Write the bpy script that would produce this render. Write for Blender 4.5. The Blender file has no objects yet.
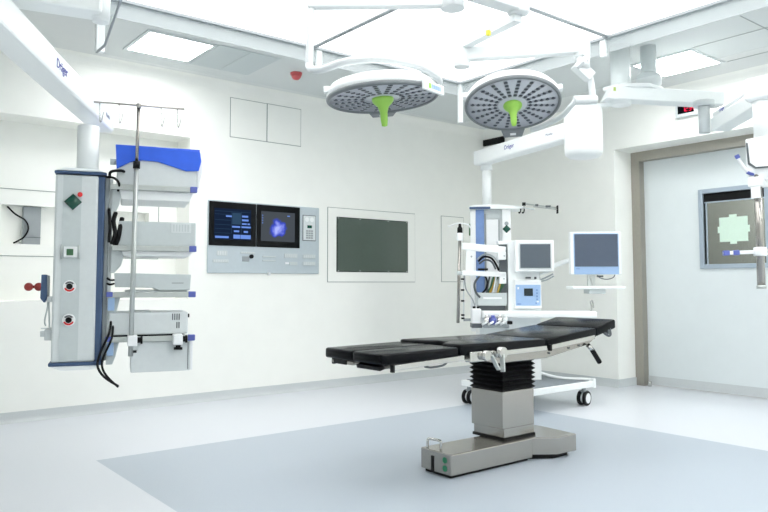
import bpy, bmesh, math, random
from mathutils import Vector, Matrix
random.seed(7)
SC = bpy.context.scene
COL = SC.collection
PI = math.pi

# ------------------------------------------------------------------ materials
def lin(h):
    h = h.lstrip('#')
    out = []
    for i in (0, 2, 4):
        c = int(h[i:i + 2], 16) / 255
        out.append(c / 12.92 if c <= .04045 else ((c + .055) / 1.055) ** 2.4)
    return (*out, 1)

def mat(name, col, rough=.5, metal=0., spec=.5, var=.04, scale=30., bump=0., coat=0., stretch=None, rvar=.06):
    m = bpy.data.materials.new(name)
    m.use_nodes = True
    nt = m.node_tree
    N, L = nt.nodes, nt.links
    b = N['Principled BSDF']
    c = lin(col)
    b.inputs['Roughness'].default_value = rough
    b.inputs['Metallic'].default_value = metal
    b.inputs['Specular IOR Level'].default_value = spec
    b.inputs['Coat Weight'].default_value = coat
    tc = N.new('ShaderNodeTexCoord')
    mp = N.new('ShaderNodeMapping')
    if stretch:
        mp.inputs['Scale'].default_value = stretch
    nz = N.new('ShaderNodeTexNoise')
    nz.inputs['Scale'].default_value = scale
    nz.inputs['Detail'].default_value = 4
    L.new(tc.outputs['Object'], mp.inputs['Vector'])
    L.new(mp.outputs['Vector'], nz.inputs['Vector'])
    rp = N.new('ShaderNodeValToRGB')
    rp.color_ramp.elements[0].position = .3
    rp.color_ramp.elements[1].position = .7
    rp.color_ramp.elements[0].color = tuple(max(0, x * (1 - var)) for x in c[:3]) + (1,)
    rp.color_ramp.elements[1].color = tuple(min(1, x * (1 + var)) for x in c[:3]) + (1,)
    L.new(nz.outputs['Fac'], rp.inputs['Fac'])
    L.new(rp.outputs['Color'], b.inputs['Base Color'])
    mr = N.new('ShaderNodeMapRange')
    mr.inputs['To Min'].default_value = max(.02, rough - rvar)
    mr.inputs['To Max'].default_value = min(1, rough + rvar)
    L.new(nz.outputs['Fac'], mr.inputs['Value'])
    L.new(mr.outputs['Result'], b.inputs['Roughness'])
    if bump:
        bp = N.new('ShaderNodeBump')
        bp.inputs['Strength'].default_value = bump
        bp.inputs['Distance'].default_value = .002
        L.new(nz.outputs['Fac'], bp.inputs['Height'])
        L.new(bp.outputs['Normal'], b.inputs['Normal'])
    return m

def emis(name, col, strength):
    m = bpy.data.materials.new(name)
    m.use_nodes = True
    nt = m.node_tree
    nt.nodes.remove(nt.nodes['Principled BSDF'])
    e = nt.nodes.new('ShaderNodeEmission')
    e.inputs['Color'].default_value = lin(col)
    e.inputs['Strength'].default_value = strength
    nt.links.new(e.outputs[0], nt.nodes['Material Output'].inputs['Surface'])
    return m

def glassy(name, tint, clear, rough=.05, body=None):
    """thin sheet: clear share of straight transmission, rest a glossy/diffuse body"""
    m = bpy.data.materials.new(name)
    m.use_nodes = True
    nt = m.node_tree
    N, L = nt.nodes, nt.links
    b = N['Principled BSDF']
    b.inputs['Base Color'].default_value = lin(body or tint)
    b.inputs['Roughness'].default_value = rough
    t = N.new('ShaderNodeBsdfTransparent')
    t.inputs['Color'].default_value = lin(tint)
    mx = N.new('ShaderNodeMixShader')
    mx.inputs[0].default_value = clear
    L.new(b.outputs[0], mx.inputs[1])
    L.new(t.outputs[0], mx.inputs[2])
    L.new(mx.outputs[0], N['Material Output'].inputs['Surface'])
    return m

M = dict(
    wall=mat('wall_paint', '#f6f7f2', .55, var=.01, scale=6, bump=.02),
    ceil=mat('ceiling_metal_tile', '#d8dbda', .5, var=.01, scale=8),
    floor=mat('pale_vinyl', '#d8dce2', .33, var=.03, scale=160, spec=.4),
    zone=mat('grey_vinyl', '#b4bec8', .36, var=.07, scale=170, spec=.4),
    base=mat('cove_vinyl', '#cbd0d1', .45, var=.03, scale=120),
    line=mat('joint_line', '#8f9694', .7),
    armw=mat('arm_enamel', '#d3d8d9', .4, var=.01),
    white=mat('white_enamel', '#f1f5f5', .32, var=.008, spec=.5),
    softw=mat('white_plastic', '#eceff0', .45, var=.01),
    grey=mat('light_grey_plastic', '#c2cacb', .45, var=.02),
    lgrey=mat('pale_grey_metal', '#d3d9da', .4, var=.02),
    mgrey=mat('mid_grey_plastic', '#9aa1a4', .45, var=.02),
    dgrey=mat('dark_grey_plastic', '#575d61', .45, var=.04),
    black=mat('black_rubber', '#0b0c0e', .55, var=.1, spec=.25),
    leather=mat('black_cushion', '#080b0f', .22, var=.1, scale=220, bump=.02, rvar=.02, spec=.12),
    steel=mat('brushed_steel', '#a8a5a0', .24, metal=.9, var=.06, scale=60, stretch=(1, 1, 14), bump=.03),
    steelx=mat('steel_trim', '#a9a59c', .36, metal=.8, var=.05, scale=40, stretch=(6, 6, .6)),
    chrome=mat('polished_steel', '#c3c3c0', .16, metal=1., var=.02),
    mat_grey=mat('platform_rubber', '#7b8389', .6, var=.04),
    alu=mat('anodised_aluminium', '#bfc4c2', .35, metal=.55, var=.03),
    navy=mat('slate_blue_trim', '#3d5578', .4, var=.05),
    blue=mat('bright_blue_cloth', '#2c62e0', .5, var=.05, scale=15),
    pblue=mat('pale_blue_panel', '#9dbbe0', .4, var=.02),
    vblue=mat('violet_blue_plastic', '#5a67b4', .4, var=.05),
    colblue=mat('blue_column_strip', '#7391c4', .4, var=.04),
    green=mat('lime_green_handle', '#a0d65a', .4, var=.03),
    dgreen=mat('dark_green_enamel', '#0d4a3c', .25, var=.1),
    sgreen=mat('signal_green', '#1c7a55', .4),
    red=mat('red_plastic', '#d2232a', .35, var=.06),
    drkred=mat('dark_red_plastic', '#8e2a22', .35, var=.2),
    yellow=mat('yellow_tag', '#e6e04a', .5),
    ygreen=mat('yellow_green_tag', '#c4d67a', .5),
    orange=mat('orange_dot', '#e0653a', .5),
    tan=mat('yellow_cable', '#c9a648', .5),
    cgreen=mat('green_cable', '#3e6b48', .5),
    ink=mat('blue_ink', '#2b329c', .5),
    ginkm=mat('grey_ink', '#8f94a6', .5),
    console=mat('silver_blue_panel', '#b9c4ca', .4, metal=.2, var=.02),
    glassblk=mat('black_glass', '#070b0e', .25, var=.02, rvar=.01, spec=.12),
    tvglass=mat('grey_screen_glass', '#525e56', .12, var=.02, rvar=.01, spec=.5),
    lcddark=mat('dark_lcd', '#2f383c', .25, var=.02, spec=.2),
    lcd=mat('grey_lcd', '#555f69', .25, var=.02, rvar=.02),
    lcd2=mat('slate_lcd', '#505c6e', .25, var=.02, rvar=.02),
    leaf=mat('door_laminate', '#dfe6e7', .38, var=.01, scale=8),
    doorfr=mat('blue_grey_frame', '#a9b6c2', .4, metal=.2, var=.02),
    paper=mat('pale_green_paper', '#d2e8d8', .8, var=.02),
    corr=mat('corridor_paint', '#97968f', .6, var=.05, scale=3),
    lens=mat('lamp_lens', '#ced2d9', .18, var=.02, spec=.6),
    ledrow=mat('lamp_led_row', '#3f444e', .3, var=.2, scale=90),
    ledstrip=mat('lamp_led_strip', '#9ba1a9', .3, var=.05),
    rim=mat('lamp_grey_rim', '#767c7f', .4, var=.03),
    canopy=emis('canopy_diffuser', '#ffffff', 2.3),
    lamp=emis('ceiling_light_diffuser', '#ffffff', 16.5),
    scrbg=emis('screen_navy', '#1d2c46', .55),
    scrline=emis('screen_blue', '#6f95e6', .75),
    scrdim=emis('screen_dim', '#37536f', .6),
    scrgrey=emis('screen_grey', '#3d444a', .8),
    reddig=emis('red_digits', '#ff2a50', 1.0),
    acryl=glassy('clear_acrylic', '#fbfcfc', .965, .05, '#b9c2c4'),
    frost=glassy('frosted_acrylic', '#f4f7f7', .72, .3, '#dfe4e6'),
    pane=glassy('window_glass', '#cfd3d2', .8, .03, '#666a68'),
)

def xray_mat():
    m = bpy.data.materials.new('scan_image')
    m.use_nodes = True
    nt = m.node_tree
    N, L = nt.nodes, nt.links
    N.remove(N['Principled BSDF'])
    e = N.new('ShaderNodeEmission')
    tc = N.new('ShaderNodeTexCoord')
    n2 = N.new('ShaderNodeTexNoise'); n2.inputs['Scale'].default_value = 9
    ma = N.new('ShaderNodeVectorMath'); ma.operation = 'MULTIPLY_ADD'; ma.inputs[1].default_value = (.16, 0, .16)
    ad_ = N.new('ShaderNodeVectorMath'); ad_.operation = 'ADD'; ad_.inputs[1].default_value = (-.08, 0, -.08)
    L.new(tc.outputs['Object'], n2.inputs['Vector']); L.new(n2.outputs['Color'], ma.inputs[0]); L.new(tc.outputs['Object'], ma.inputs[2]); L.new(ma.outputs[0], ad_.inputs[0])
    gr = N.new('ShaderNodeTexGradient'); gr.gradient_type = 'SPHERICAL'
    mp = N.new('ShaderNodeMapping')
    mp.inputs['Location'].default_value = (-.02, 0, .05)
    mp.inputs['Scale'].default_value = (8.5, 1, 9.5)
    nz = N.new('ShaderNodeTexNoise'); nz.inputs['Scale'].default_value = 14; nz.inputs['Detail'].default_value = 4
    mul = N.new('ShaderNodeMath'); mul.operation = 'MULTIPLY'
    rp = N.new('ShaderNodeValToRGB')
    rp.color_ramp.elements[0].position = .06; rp.color_ramp.elements[0].color = lin('#474d53')
    rp.color_ramp.elements[1].position = .5; rp.color_ramp.elements[1].color = lin('#aab4ff')
    x = rp.color_ramp.elements.new(.2); x.color = lin('#3a4bc0')
    L.new(ad_.outputs[0], mp.inputs['Vector']); L.new(mp.outputs['Vector'], gr.inputs['Vector'])
    L.new(tc.outputs['Object'], nz.inputs['Vector'])
    L.new(gr.outputs['Fac'], mul.inputs[0]); L.new(nz.outputs['Fac'], mul.inputs[1])
    L.new(mul.outputs[0], rp.inputs['Fac']); L.new(rp.outputs['Color'], e.inputs['Color'])
    e.inputs['Strength'].default_value = .8
    L.new(e.outputs[0], N['Material Output'].inputs['Surface'])
    return m
M['scan'] = xray_mat()

# ------------------------------------------------------------------ builders
TH = {}
def thing(name, label, cat, loc, az=None, group=None):
    """Empty at a thing's base; az = compass bearing (from +Y, clockwise) of its local +X"""
    o = bpy.data.objects.new(name, None)
    COL.objects.link(o)
    o.empty_display_size = .1
    rz = 0 if az is None else math.radians(90 - az)
    o.location = loc
    o.rotation_euler = (0, 0, rz)
    o['label'] = label
    o['category'] = cat
    if group: o['group'] = group
    TH[o.name] = Matrix.Translation(Vector(loc)) @ Matrix.Rotation(rz, 4, 'Z')
    return o

def root_of(o):
    while o.parent: o = o.parent
    return o

class B:
    """collects shapes of one part. Coordinates: local x,y of the thing and absolute z (default), or world=True"""
    def __init__(s, parent=None, world=False):
        s.bm = bmesh.new()
        s.parent = parent
        if parent is None:
            s.X = Matrix.Identity(4)
        else:
            W = TH[root_of(parent).name]
            s.X = W.inverted() if world else Matrix.Translation((0, 0, -W.translation.z))
    mi = 0
    def _add(s, fn):
        b2 = bmesh.new()
        fn(b2)
        for f in b2.faces: f.material_index = s.mi
        me = bpy.data.meshes.new('tmp')
        b2.to_mesh(me); b2.free()
        s.bm.from_mesh(me)
        bpy.data.meshes.remove(me)
        return s
    def hexa(s, pts, bev=0, seg=2):
        def fn(b):
            v = [b.verts.new(p) for p in pts]
            for f in ((0, 3, 2, 1), (4, 5, 6, 7), (0, 1, 5, 4), (1, 2, 6, 5), (2, 3, 7, 6), (3, 0, 4, 7)):
                b.faces.new([v[i] for i in f])
            bmesh.ops.recalc_face_normals(b, faces=b.faces)
            if bev:
                bmesh.ops.bevel(b, geom=list(b.edges), offset=bev, segments=seg, profile=.5, affect='EDGES')
        return s._add(fn)
    def box(s, x0, x1, y0, y1, z0, z1, bev=0, seg=2):
        return s.hexa([(x0, y0, z0), (x1, y0, z0), (x1, y1, z0), (x0, y1, z0),
                       (x0, y0, z1), (x1, y0, z1), (x1, y1, z1), (x0, y1, z1)], bev, seg)
    def prism(s, pts, z0, z1, bev=0, plane='xy', seg=2):
        """polygon pts extruded: plane xy -> along z; xz -> along y; yz -> along x"""
        mp = {'xy': lambda a, b, c: (a, b, c), 'xz': lambda a, b, c: (a, c, b), 'yz': lambda a, b, c: (c, a, b)}[plane]
        def fn(b):
            lo = [b.verts.new(mp(p[0], p[1], z0)) for p in pts]
            hi = [b.verts.new(mp(p[0], p[1], z1)) for p in pts]
            n = len(pts)
            b.faces.new(lo); b.faces.new(hi)
            for i in range(n):
                b.faces.new((lo[i], lo[(i + 1) % n], hi[(i + 1) % n], hi[i]))
            bmesh.ops.recalc_face_normals(b, faces=b.faces)
            if bev:
                bmesh.ops.bevel(b, geom=list(b.edges), offset=bev, segments=seg, profile=.5, affect='EDGES')
        return s._add(fn)
    def bar(s, p0, p1, w, h, up=(0, 0, 1), bev=0):
        """rectangular beam from p0 to p1; w sideways, h along up"""
        p0, p1 = Vector(p0), Vector(p1)
        d = (p1 - p0).normalized()
        sd = d.cross(Vector(up)).normalized()
        u = sd.cross(d).normalized()
        q = []
        for a, b_ in ((-1, -1), (1, -1), (1, 1), (-1, 1)):
            q.append(p0 + sd * a * w / 2 + u * b_ * h / 2)
        for a, b_ in ((-1, -1), (1, -1), (1, 1), (-1, 1)):
            q.append(p1 + sd * a * w / 2 + u * b_ * h / 2)
        return s.hexa([tuple(x) for x in q], bev)
    def cyl(s, p0, p1, r, seg=24, r1=None, bev=0):
        p0, p1 = Vector(p0), Vector(p1)
        r1 = r if r1 is None else r1
        d = p1 - p0
        R = d.to_track_quat('Z', 'Y').to_matrix().to_4x4()
        prof = [(r, 0), (r1, d.length)]
        if bev:
            prof = [(r - bev, 0), (r - .3 * bev, .3 * bev), (r, bev), (r1, d.length - bev), (r1 - .3 * bev, d.length - .3 * bev), (r1 - bev, d.length)]
        return s.lathe(prof, Matrix.Translation(p0) @ R, seg)
    def lathe(s, prof, X=None, seg=32, caps=True, sx=1, sy=1):
        X = X or Matrix.Identity(4)
        def fn(b):
            rings = []
            for r, z in prof:
                if r < 1e-6:
                    rings.append([b.verts.new(X @ Vector((0, 0, z)))])
                else:
                    rings.append([b.verts.new(X @ Vector((sx * r * math.cos(2 * PI * i / seg), sy * r * math.sin(2 * PI * i / seg), z))) for i in range(seg)])
            for A, C in zip(rings, rings[1:]):
                for i in range(seg):
                    j = (i + 1) % seg
                    if len(A) == 1 and len(C) == 1: continue
                    if len(A) == 1: f = b.faces.new((A[0], C[j], C[i]))
                    elif len(C) == 1: f = b.faces.new((A[i], A[j], C[0]))
                    else: f = b.faces.new((A[i], A[j], C[j], C[i]))
                    f.smooth = True
            if caps:
                for rg in (rings[0], rings[-1]):
                    if len(rg) > 2: b.faces.new(rg)
            bmesh.ops.recalc_face_normals(b, faces=b.faces)
        return s._add(fn)
    def tube(s, pts, r, seg=10, smooth=4, closed=False):
        pts = [Vector(p) for p in pts]
        if smooth and len(pts) > 2:
            out = []
            n = len(pts)
            for i in range(n if closed else n - 1):
                p1, p2 = pts[i], pts[(i + 1) % n]
                p0 = pts[i - 1] if (i or closed) else p1
                p3 = pts[(i + 2) % n] if (closed or i + 2 < n) else p2
                for k in range(smooth):
                    t = k / smooth
                    out.append(.5 * ((2 * p1) + (p2 - p0) * t + (2 * p0 - 5 * p1 + 4 * p2 - p3) * t * t + (3 * p1 - p0 - 3 * p2 + p3) * t ** 3))
            if not closed: out.append(pts[-1])
            pts = out
        def fn(b):
            n = len(pts)
            rings = []
            ref = None
            for i, p in enumerate(pts):
                if closed: d = pts[(i + 1) % n] - pts[i - 1]
                else: d = pts[min(i + 1, n - 1)] - pts[max(i - 1, 0)]
                d.normalize()
                if ref is None:
                    ref = d.orthogonal().normalized()
                ref = (ref - d * ref.dot(d)).normalized()
                w = d.cross(ref)
                rings.append([b.verts.new(p + r * (math.cos(2 * PI * k / seg) * ref + math.sin(2 * PI * k / seg) * w)) for k in range(seg)])
            for i in range(n if closed else n - 1):
                A, C = rings[i], rings[(i + 1) % n]
                for k in range(seg):
                    f = b.faces.new((A[k], A[(k + 1) % seg], C[(k + 1) % seg], C[k]))
                    f.smooth = True
            if not closed:
                b.faces.new(rings[0]); b.faces.new(rings[-1])
            bmesh.ops.recalc_face_normals(b, faces=b.faces)
        return s._add(fn)
    def ball(s, c, r, sz=1, seg=20, lo=-1., hi=1.):
        n = 10
        prof = []
        for i in range(n + 1):
            t = lo + (hi - lo) * i / n
            a = t * PI / 2
            prof.append((max(0, r * math.cos(a)) if abs(t) < 1 else 0, r * sz * math.sin(a)))
        return s.lathe(prof, Matrix.Translation(c), seg)
    def xf(s, X):
        bmesh.ops.transform(s.bm, matrix=X, verts=s.bm.verts)
        return s
    def done(s, name, material, label=None):
        me = bpy.data.meshes.new(name)
        bmesh.ops.transform(s.bm, matrix=s.X, verts=s.bm.verts)
        s.bm.to_mesh(me); s.bm.free()
        me.materials.append(M[material] if isinstance(material, str) else material)
        o = bpy.data.objects.new(name, me)
        COL.objects.link(o)
        if s.parent: o.parent = s.parent
        if label: o['label'] = label
        return o

def solo(name, b, material, label, cat, group=None):
    """a thing that is one mesh: origin moved to the base of its bounding box"""
    o = b.done(name, material)
    me = o.data
    xs = [v.co for v in me.vertices]
    lo = Vector([min(v[i] for v in xs) for i in range(3)]); hi = Vector([max(v[i] for v in xs) for i in range(3)])
    c = Vector(((lo.x + hi.x) / 2, (lo.y + hi.y) / 2, lo.z))
    for v in me.vertices: v.co -= c
    o.location = c
    o['label'] = label; o['category'] = cat
    if group: o['group'] = group
    return o

def struct(name, b, material):
    o = b.done(name, material)
    o['kind'] = 'structure'
    return o

def text(s, size, org, xd, yd, parent, material, name='lettering', world=True, label=None):
    cu = bpy.data.curves.new('txt', 'FONT')
    cu.body = s; cu.size = size; cu.extrude = .0006; cu.align_x = 'CENTER'; cu.align_y = 'CENTER'
    to = bpy.data.objects.new('txt', cu)
    COL.objects.link(to)
    dg = bpy.context.evaluated_depsgraph_get(); dg.update()
    me = bpy.data.meshes.new_from_object(to.evaluated_get(dg))
    bpy.data.objects.remove(to); bpy.data.curves.remove(cu)
    xd, yd = Vector(xd).normalized(), Vector(yd).normalized()
    n = xd.cross(yd)
    X = Matrix(((xd.x, yd.x, n.x, org[0]), (xd.y, yd.y, n.y, org[1]), (xd.z, yd.z, n.z, org[2]), (0, 0, 0, 1)))
    b = B(parent, world)
    b.bm.from_mesh(me)
    bpy.data.meshes.remove(me)
    b.xf(X)
    return b.done(name, material, label)

# ------------------------------------------------------------------ room shell
XL, XR, YN, YF, ZC = -1.7, 6.65, -1.7, 6.30, 3.05
def grid_floor():
    b = bmesh.new()
    xs = [XL - .1, 1.40, 4.92, 7.12]; ys = [YN - .1, .6, 4.645, YF + .35]
    v = [[b.verts.new((x, y, 0)) for y in ys] for x in xs]
    for i in range(3):
        for j in range(3):
            f = b.faces.new((v[i][j], v[i + 1][j], v[i + 1][j + 1], v[i][j + 1]))
            f.material_index = 1 if (i == 1 and j == 1) else 0
    r = bmesh.ops.extrude_face_region(b, geom=list(b.faces))
    bmesh.ops.translate(b, verts=[g for g in r['geom'] if isinstance(g, bmesh.types.BMVert)], vec=(0, 0, -.08))
    bmesh.ops.recalc_face_normals(b, faces=b.faces)
    me = bpy.data.meshes.new('floor'); b.to_mesh(me); b.free()
    me.materials.append(M['floor']); me.materials.append(M['zone'])
    o = bpy.data.objects.new('floor', me); COL.objects.link(o); o['kind'] = 'structure'
grid_floor()
struct('ceiling', B().box(XL - .1, 7.12, YN - .1, YF + .5, ZC, ZC + .1), 'ceil')
RX, RZ0, RZ1, RY = 2.69, .96, 2.47, 6.60          # shallow recess of the far wall
w = B()
w.box(RX, 7.1, YF, YF + .5, 0, ZC)
w.box(XL, RX, YF, YF + .5, 0, RZ0)
w.box(XL, RX, YF, YF + .5, RZ1, ZC)
NX0, NX1, NZ0, NZ1 = 1.175, 2.42, 1.435, 1.765        # opening in the back of the recess
w.box(XL, NX0, RY, RY + .1, RZ0, RZ1); w.box(NX1, RX, RY, RY + .1, RZ0, RZ1)
w.box(NX0, NX1, RY, RY + .1, RZ0, NZ0); w.box(NX0, NX1, RY, RY + .1, NZ1, RZ1)
w.box(NX0 - .05, NX1 + .05, RY + .1, RY + .2, NZ0 - .05, NZ1 + .05)
struct('wall_far', w, 'wall')
DY0, DY1, DZ = 1.7, 4.385, 2.53                         # door niche in the right wall
w = B()
w.box(XR, 7.1, DY1, YF, 0, ZC)
w.box(XR, 7.1, DY0, DY1, DZ, ZC)
w.box(XR, 7.1, YN, DY0, 0, ZC)
struct('wall_right', w, 'wall')
struct('wall_left', B().box(XL - .1, XL, YN - .1, YF + .5, 0, ZC), 'wall')
struct('wall_near', B().box(XL, 7.1, YN - .1, YN, 0, ZC), 'wall')
# coved cornice where walls meet the ceiling
def cove(n, r):
    return [(0, 0)] + [(r - r * math.sin(a), -r + r * math.cos(a)) for a in [PI / 2 * i / n for i in range(n, -1, -1)]]
pts = [(YF - a, ZC + z) for a, z in cove(6, .10)]
c = B().prism(pts, XL, XR, plane='yz')
struct('trim_1', c, 'wall')
pts = [(XR - a, ZC + z) for a, z in cove(6, .10)]
struct('trim_2', B().prism(pts, YN, YF, plane='xz'), 'wall')
BH = .085
struct('baseboard_far', B().prism([(YF, 0), (YF - .035, 0), (YF - .018, .012), (YF - .010, .03), (YF - .008, BH), (YF, BH)], XL, XR, plane='yz'), 'base')
pr_ = [(XR, 0), (XR - .035, 0), (XR - .018, .012), (XR - .010, .03), (XR - .008, BH), (XR, BH)]
bb = B().prism(pr_, DY1, YF, plane='xz').prism(pr_, YN, DY0, plane='xz')
bb.box(XR, 6.985, DY1 - .01, DY1, 0, BH)
struct('baseboard_right', bb, 'base')
# thin joint outlines on the recess back (cover frame around the opening)
def outline(x0, x1, y, z0, z1, t=.006):
    b = B()
    b.box(x0, x1, y - .003, y, z0, z0 + t).box(x0, x1, y - .003, y, z1 - t, z1)
    b.box(x0, x0 + t, y - .003, y, z0 + t, z1 - t).box(x1 - t, x1, y - .003, y, z0 + t, z1 - t)
    return b
struct('trim_3', outline(.95, 2.514, RY, 1.33, 1.90), 'line')

# door niche: steel surround, sliding leaf, window, corridor behind
f = B()
f.box(6.97, 7.1, 4.285, 4.47, 0, 2.43)
f.box(6.97, 7.1, DY0, 4.47, 2.43, DZ)
struct('trim_4', f, 'steelx')
LX = 7.06
WY0, WY1, WZ0, WZ1 = 3.02, 3.625, 1.29, 2.01
lf = B()
lf.box(LX, 7.11, DY0, WY0, .012, 2.44); lf.box(LX, 7.11, WY1, 4.29, .012, 2.44)
lf.box(LX, 7.11, WY0, WY1, .012, WZ0); lf.box(LX, 7.11, WY0, WY1, WZ1, 2.44)
door = struct('door_1', lf, 'leaf')
B(None)
def part_s(name, b, m, parent, label=None):
    o = b.done(name, m, label); o.parent = parent; return o
part_s('kick_plate', B().box(LX - .006, LX, DY0, 4.285, .014, .105), 'base', door)
wf = B()
wf.box(LX - .02, 7.125, 2.965, WY0, 1.245, 2.055, .004).box(LX - .02, 7.125, WY1, 3.67, 1.245, 2.055, .004)
wf.box(LX - .02, 7.125, WY0, WY1, 1.245, WZ0, .004).box(LX - .02, 7.125, WY0, WY1, WZ1, 2.055, .004)
wfr = part_s('window_frame', wf, 'doorfr', door)
part_s('window_pane', B().box(7.078, 7.084, WY0, WY1, WZ0, WZ1), 'pane', door)
part_s('blind_box', B().box(7.07, 7.076, WY0, WY1, 1.925, WZ1), 'black', door, 'black blind strip across the top of the door window')
gl = B().box(7.066, 7.077, WY0, WY1, 1.913, 1.925).box(7.066, 7.077, WY1 - .03, WY1 - .018, WZ0, 1.915)
part_s('glazing_bar', gl, 'doorfr', door)
solo('door_stop', B().cyl((6.99, 4.235, 0), (6.99, 4.235, .055), .022, bev=.004), 'chrome', 'small steel floor stop at the foot of the door frame', 'door stop')
p = thing('paper_sheet', 'pale green sheet of paper taped inside the door window', 'paper', (7.0765, 3.31, 1.50))
B(p, True).box(7.0755, 7.0775, 3.195, 3.475, 1.51, 1.755).done('sheet', 'paper')
for y0, y1, z0, z1 in ((3.30, 3.375, 1.755, 1.780), (3.305, 3.37, 1.487, 1.51), (3.177, 3.195, 1.60, 1.665), (3.475, 3.492, 1.60, 1.665)):
    B(p, True).box(7.0752, 7.0772, y0, y1, z0, z1).done('tape', 'paper')
cw = B()
cw.box(8.6, 8.7, 1.6, 4.6, 0, 2.8).box(7.125, 8.6, 1.6, 1.7, 0, 2.8).box(7.125, 8.6, 4.5, 4.6, 0, 2.8)
cw.box(7.125, 8.7, 1.6, 4.6, 2.8, 2.9).box(7.125, 8.7, 1.6, 4.6, -.08, 0)
struct('wall_corridor', cw, 'corr')
cl = bpy.data.lights.new('corridor_fill', 'AREA'); cl.energy = 95; cl.size = .5  # unseen area light added to brighten the corridor behind the door window
clo = bpy.data.objects.new('corridor_fill', cl); clo.location = (7.9, 3.2, 2.78); COL.objects.link(clo)

# blank access panels, wall monitor, console
def access(name, label, x0, x1, z0, z1, group=None):
    t = thing(name, label, 'panel', ((x0 + x1) / 2, YF, z0), group=group)
    B(t, True).box(x0, x1, YF - .002, YF + .004, z0, z1).done('joint', 'line')
    B(t, True).box(x0 + .006, x1 - .006, YF - .006, YF - .002, z0 + .006, z1 - .006, .001, 1).done('cover', 'wall')
access('access_panel', 'left blank square wall panel high above the silver console', 3.09, 3.497, 2.527, 2.922)
access('access_panel', 'right blank square wall panel high on the wall, nearest the left surgical lamp', 3.497, 3.90, 2.527, 2.924)
access('access_panel', 'tall narrow blank panel between the big dark wall screen and the corner', 5.895, 6.28, 1.115, 1.92)

t = thing('wall_monitor', 'large dark blank flat screen in a wide white wall frame', 'screen', (4.856, YF, 1.116))
B(t, True).box(4.238, 5.476, YF - .003, YF, 1.112, 1.918).done('joint', 'line')
B(t, True).box(4.244, 5.470, YF - .01, YF - .003, 1.118, 1.912, .002, 1).done('cover_frame', 'wall')
B(t, True).box(4.35, 5.356, YF - .016, YF - .008, 1.224, 1.818, .002, 1).done('bezel', 'glassblk')
B(t, True).box(4.358, 5.348, YF - .019, YF - .016, 1.232, 1.81).done('screen', 'tvglass')
for x in (4.37, 4.66, 5.06, 5.335):
    for z in (1.235, 1.806):
        B(t, True).box(x - .008, x + .008, YF - .021, YF - .014, z - .004, z + .004).done('clip', 'alu')

CX, CZ = 2.869, 1.2
t = thing('wall_console', 'silver wall console with two lit displays and rows of controls', 'console', (CX + .626, YF, CZ))
W = lambda: B(t, True)
W().box(CX, CX + 1.252, YF - .02, YF, CZ, CZ + .695, .004, 1).done('panel', 'console')
y = YF - .02
for x0, x1, nm in ((.006, .502, 0), (.510, 1.008, 1)):
    m_ = W().box(CX + x0, CX + x1, y - .012, y, CZ + .262, CZ + .684, .003, 1).done('monitor', 'glassblk')
    xa, xb = (.056, .444) if nm == 0 else (.556, .945)
    if nm == 0:
        B(m_, True).box(CX + xa, CX + xb, y - .014, y - .012, CZ + .322, CZ + .620).done('display', 'scrbg')
        g = B(m_, True)
        def rect(u0, u1, v0, v1, bb, k=.016):
            bb.box(CX + xa + u0, CX + xa + u1, y - k, y - .014, CZ + .322 + v0, CZ + .322 + v1)
        for u0, u1, v0, v1 in ((.01, .15, .012, .032), (.20, .27, .012, .05), (.275, .385, .012, .05), (.205, .26, .075, .092), (.31, .355, .072, .09),
                               (.185, .27, .118, .134), (.285, .385, .118, .134), (.29, .34, .15, .165), (.35, .375, .15, .165), (.29, .36, .185, .203), (.29, .355, .222, .24), (.12, .18, .218, .233)):
            rect(u0, u1, v0, v1, g)
        g.done('display_keys', 'scrline')
        g = B(m_, True)
        for v in (.06, .10, .14, .185, .24, .27):
            rect(.005, .17 if v < .25 else .38, v, v + .003, g, .0155)
        for u in (.178, .282):
            rect(u, u + .003, .06, .27, g, .0155)
        rect(.186, .278, .15, .262, g, .0152)
        g.done('display_lines', 'scrdim')
    else:
        d = W().box(CX + xa, CX + xb, y - .014, y - .012, CZ + .322, CZ + .620)
        d = d.done('display', 'scan'); d.parent = m_
        ctr = Vector((CX + (xa + xb) / 2, y - .013, CZ + .471)) - TH[t.name].translation
        for v in d.data.vertices: v.co -= ctr
        d.location = ctr
        g = B(m_, True)
        for v in (.25, .225, .20, .175): g.box(CX + xa + .012, CX + xa + .02, y - .015, y - .014, CZ + .322 + v, CZ + .334 + v)
        g.box(CX + xb - .09, CX + xb - .06, y - .015, y - .014, CZ + .58, CZ + .59)
        g.done('display_marks', 'scrline')
k = W().box(CX + 1.045, CX + 1.207, y - .004, y, CZ + .342, CZ + .612, .002, 1).done('telephone_unit', 'dgrey')
B(k, True).box(CX + 1.053, CX + 1.199, y - .008, y - .004, CZ + .35, CZ + .604).done('unit_face', 'lgrey')
for cx in (1.095, 1.155):
    B(k, True).cyl((CX + cx, y - .008, CZ + .565), (CX + cx, y - .013, CZ + .565), .024).done('speaker', 'softw')
B(k, True).box(CX + 1.10, CX + 1.155, y - .011, y - .008, CZ + .475, CZ + .505).done('readout', 'dgreen')
for i in range(3):
    for j in range(4):
        B(k, True).box(CX + 1.085 + i * .03, CX + 1.108 + i * .03, y - .012, y - .008, CZ + .365 + j * .024, CZ + .382 + j * .024).done('key', 'mgrey')
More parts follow.
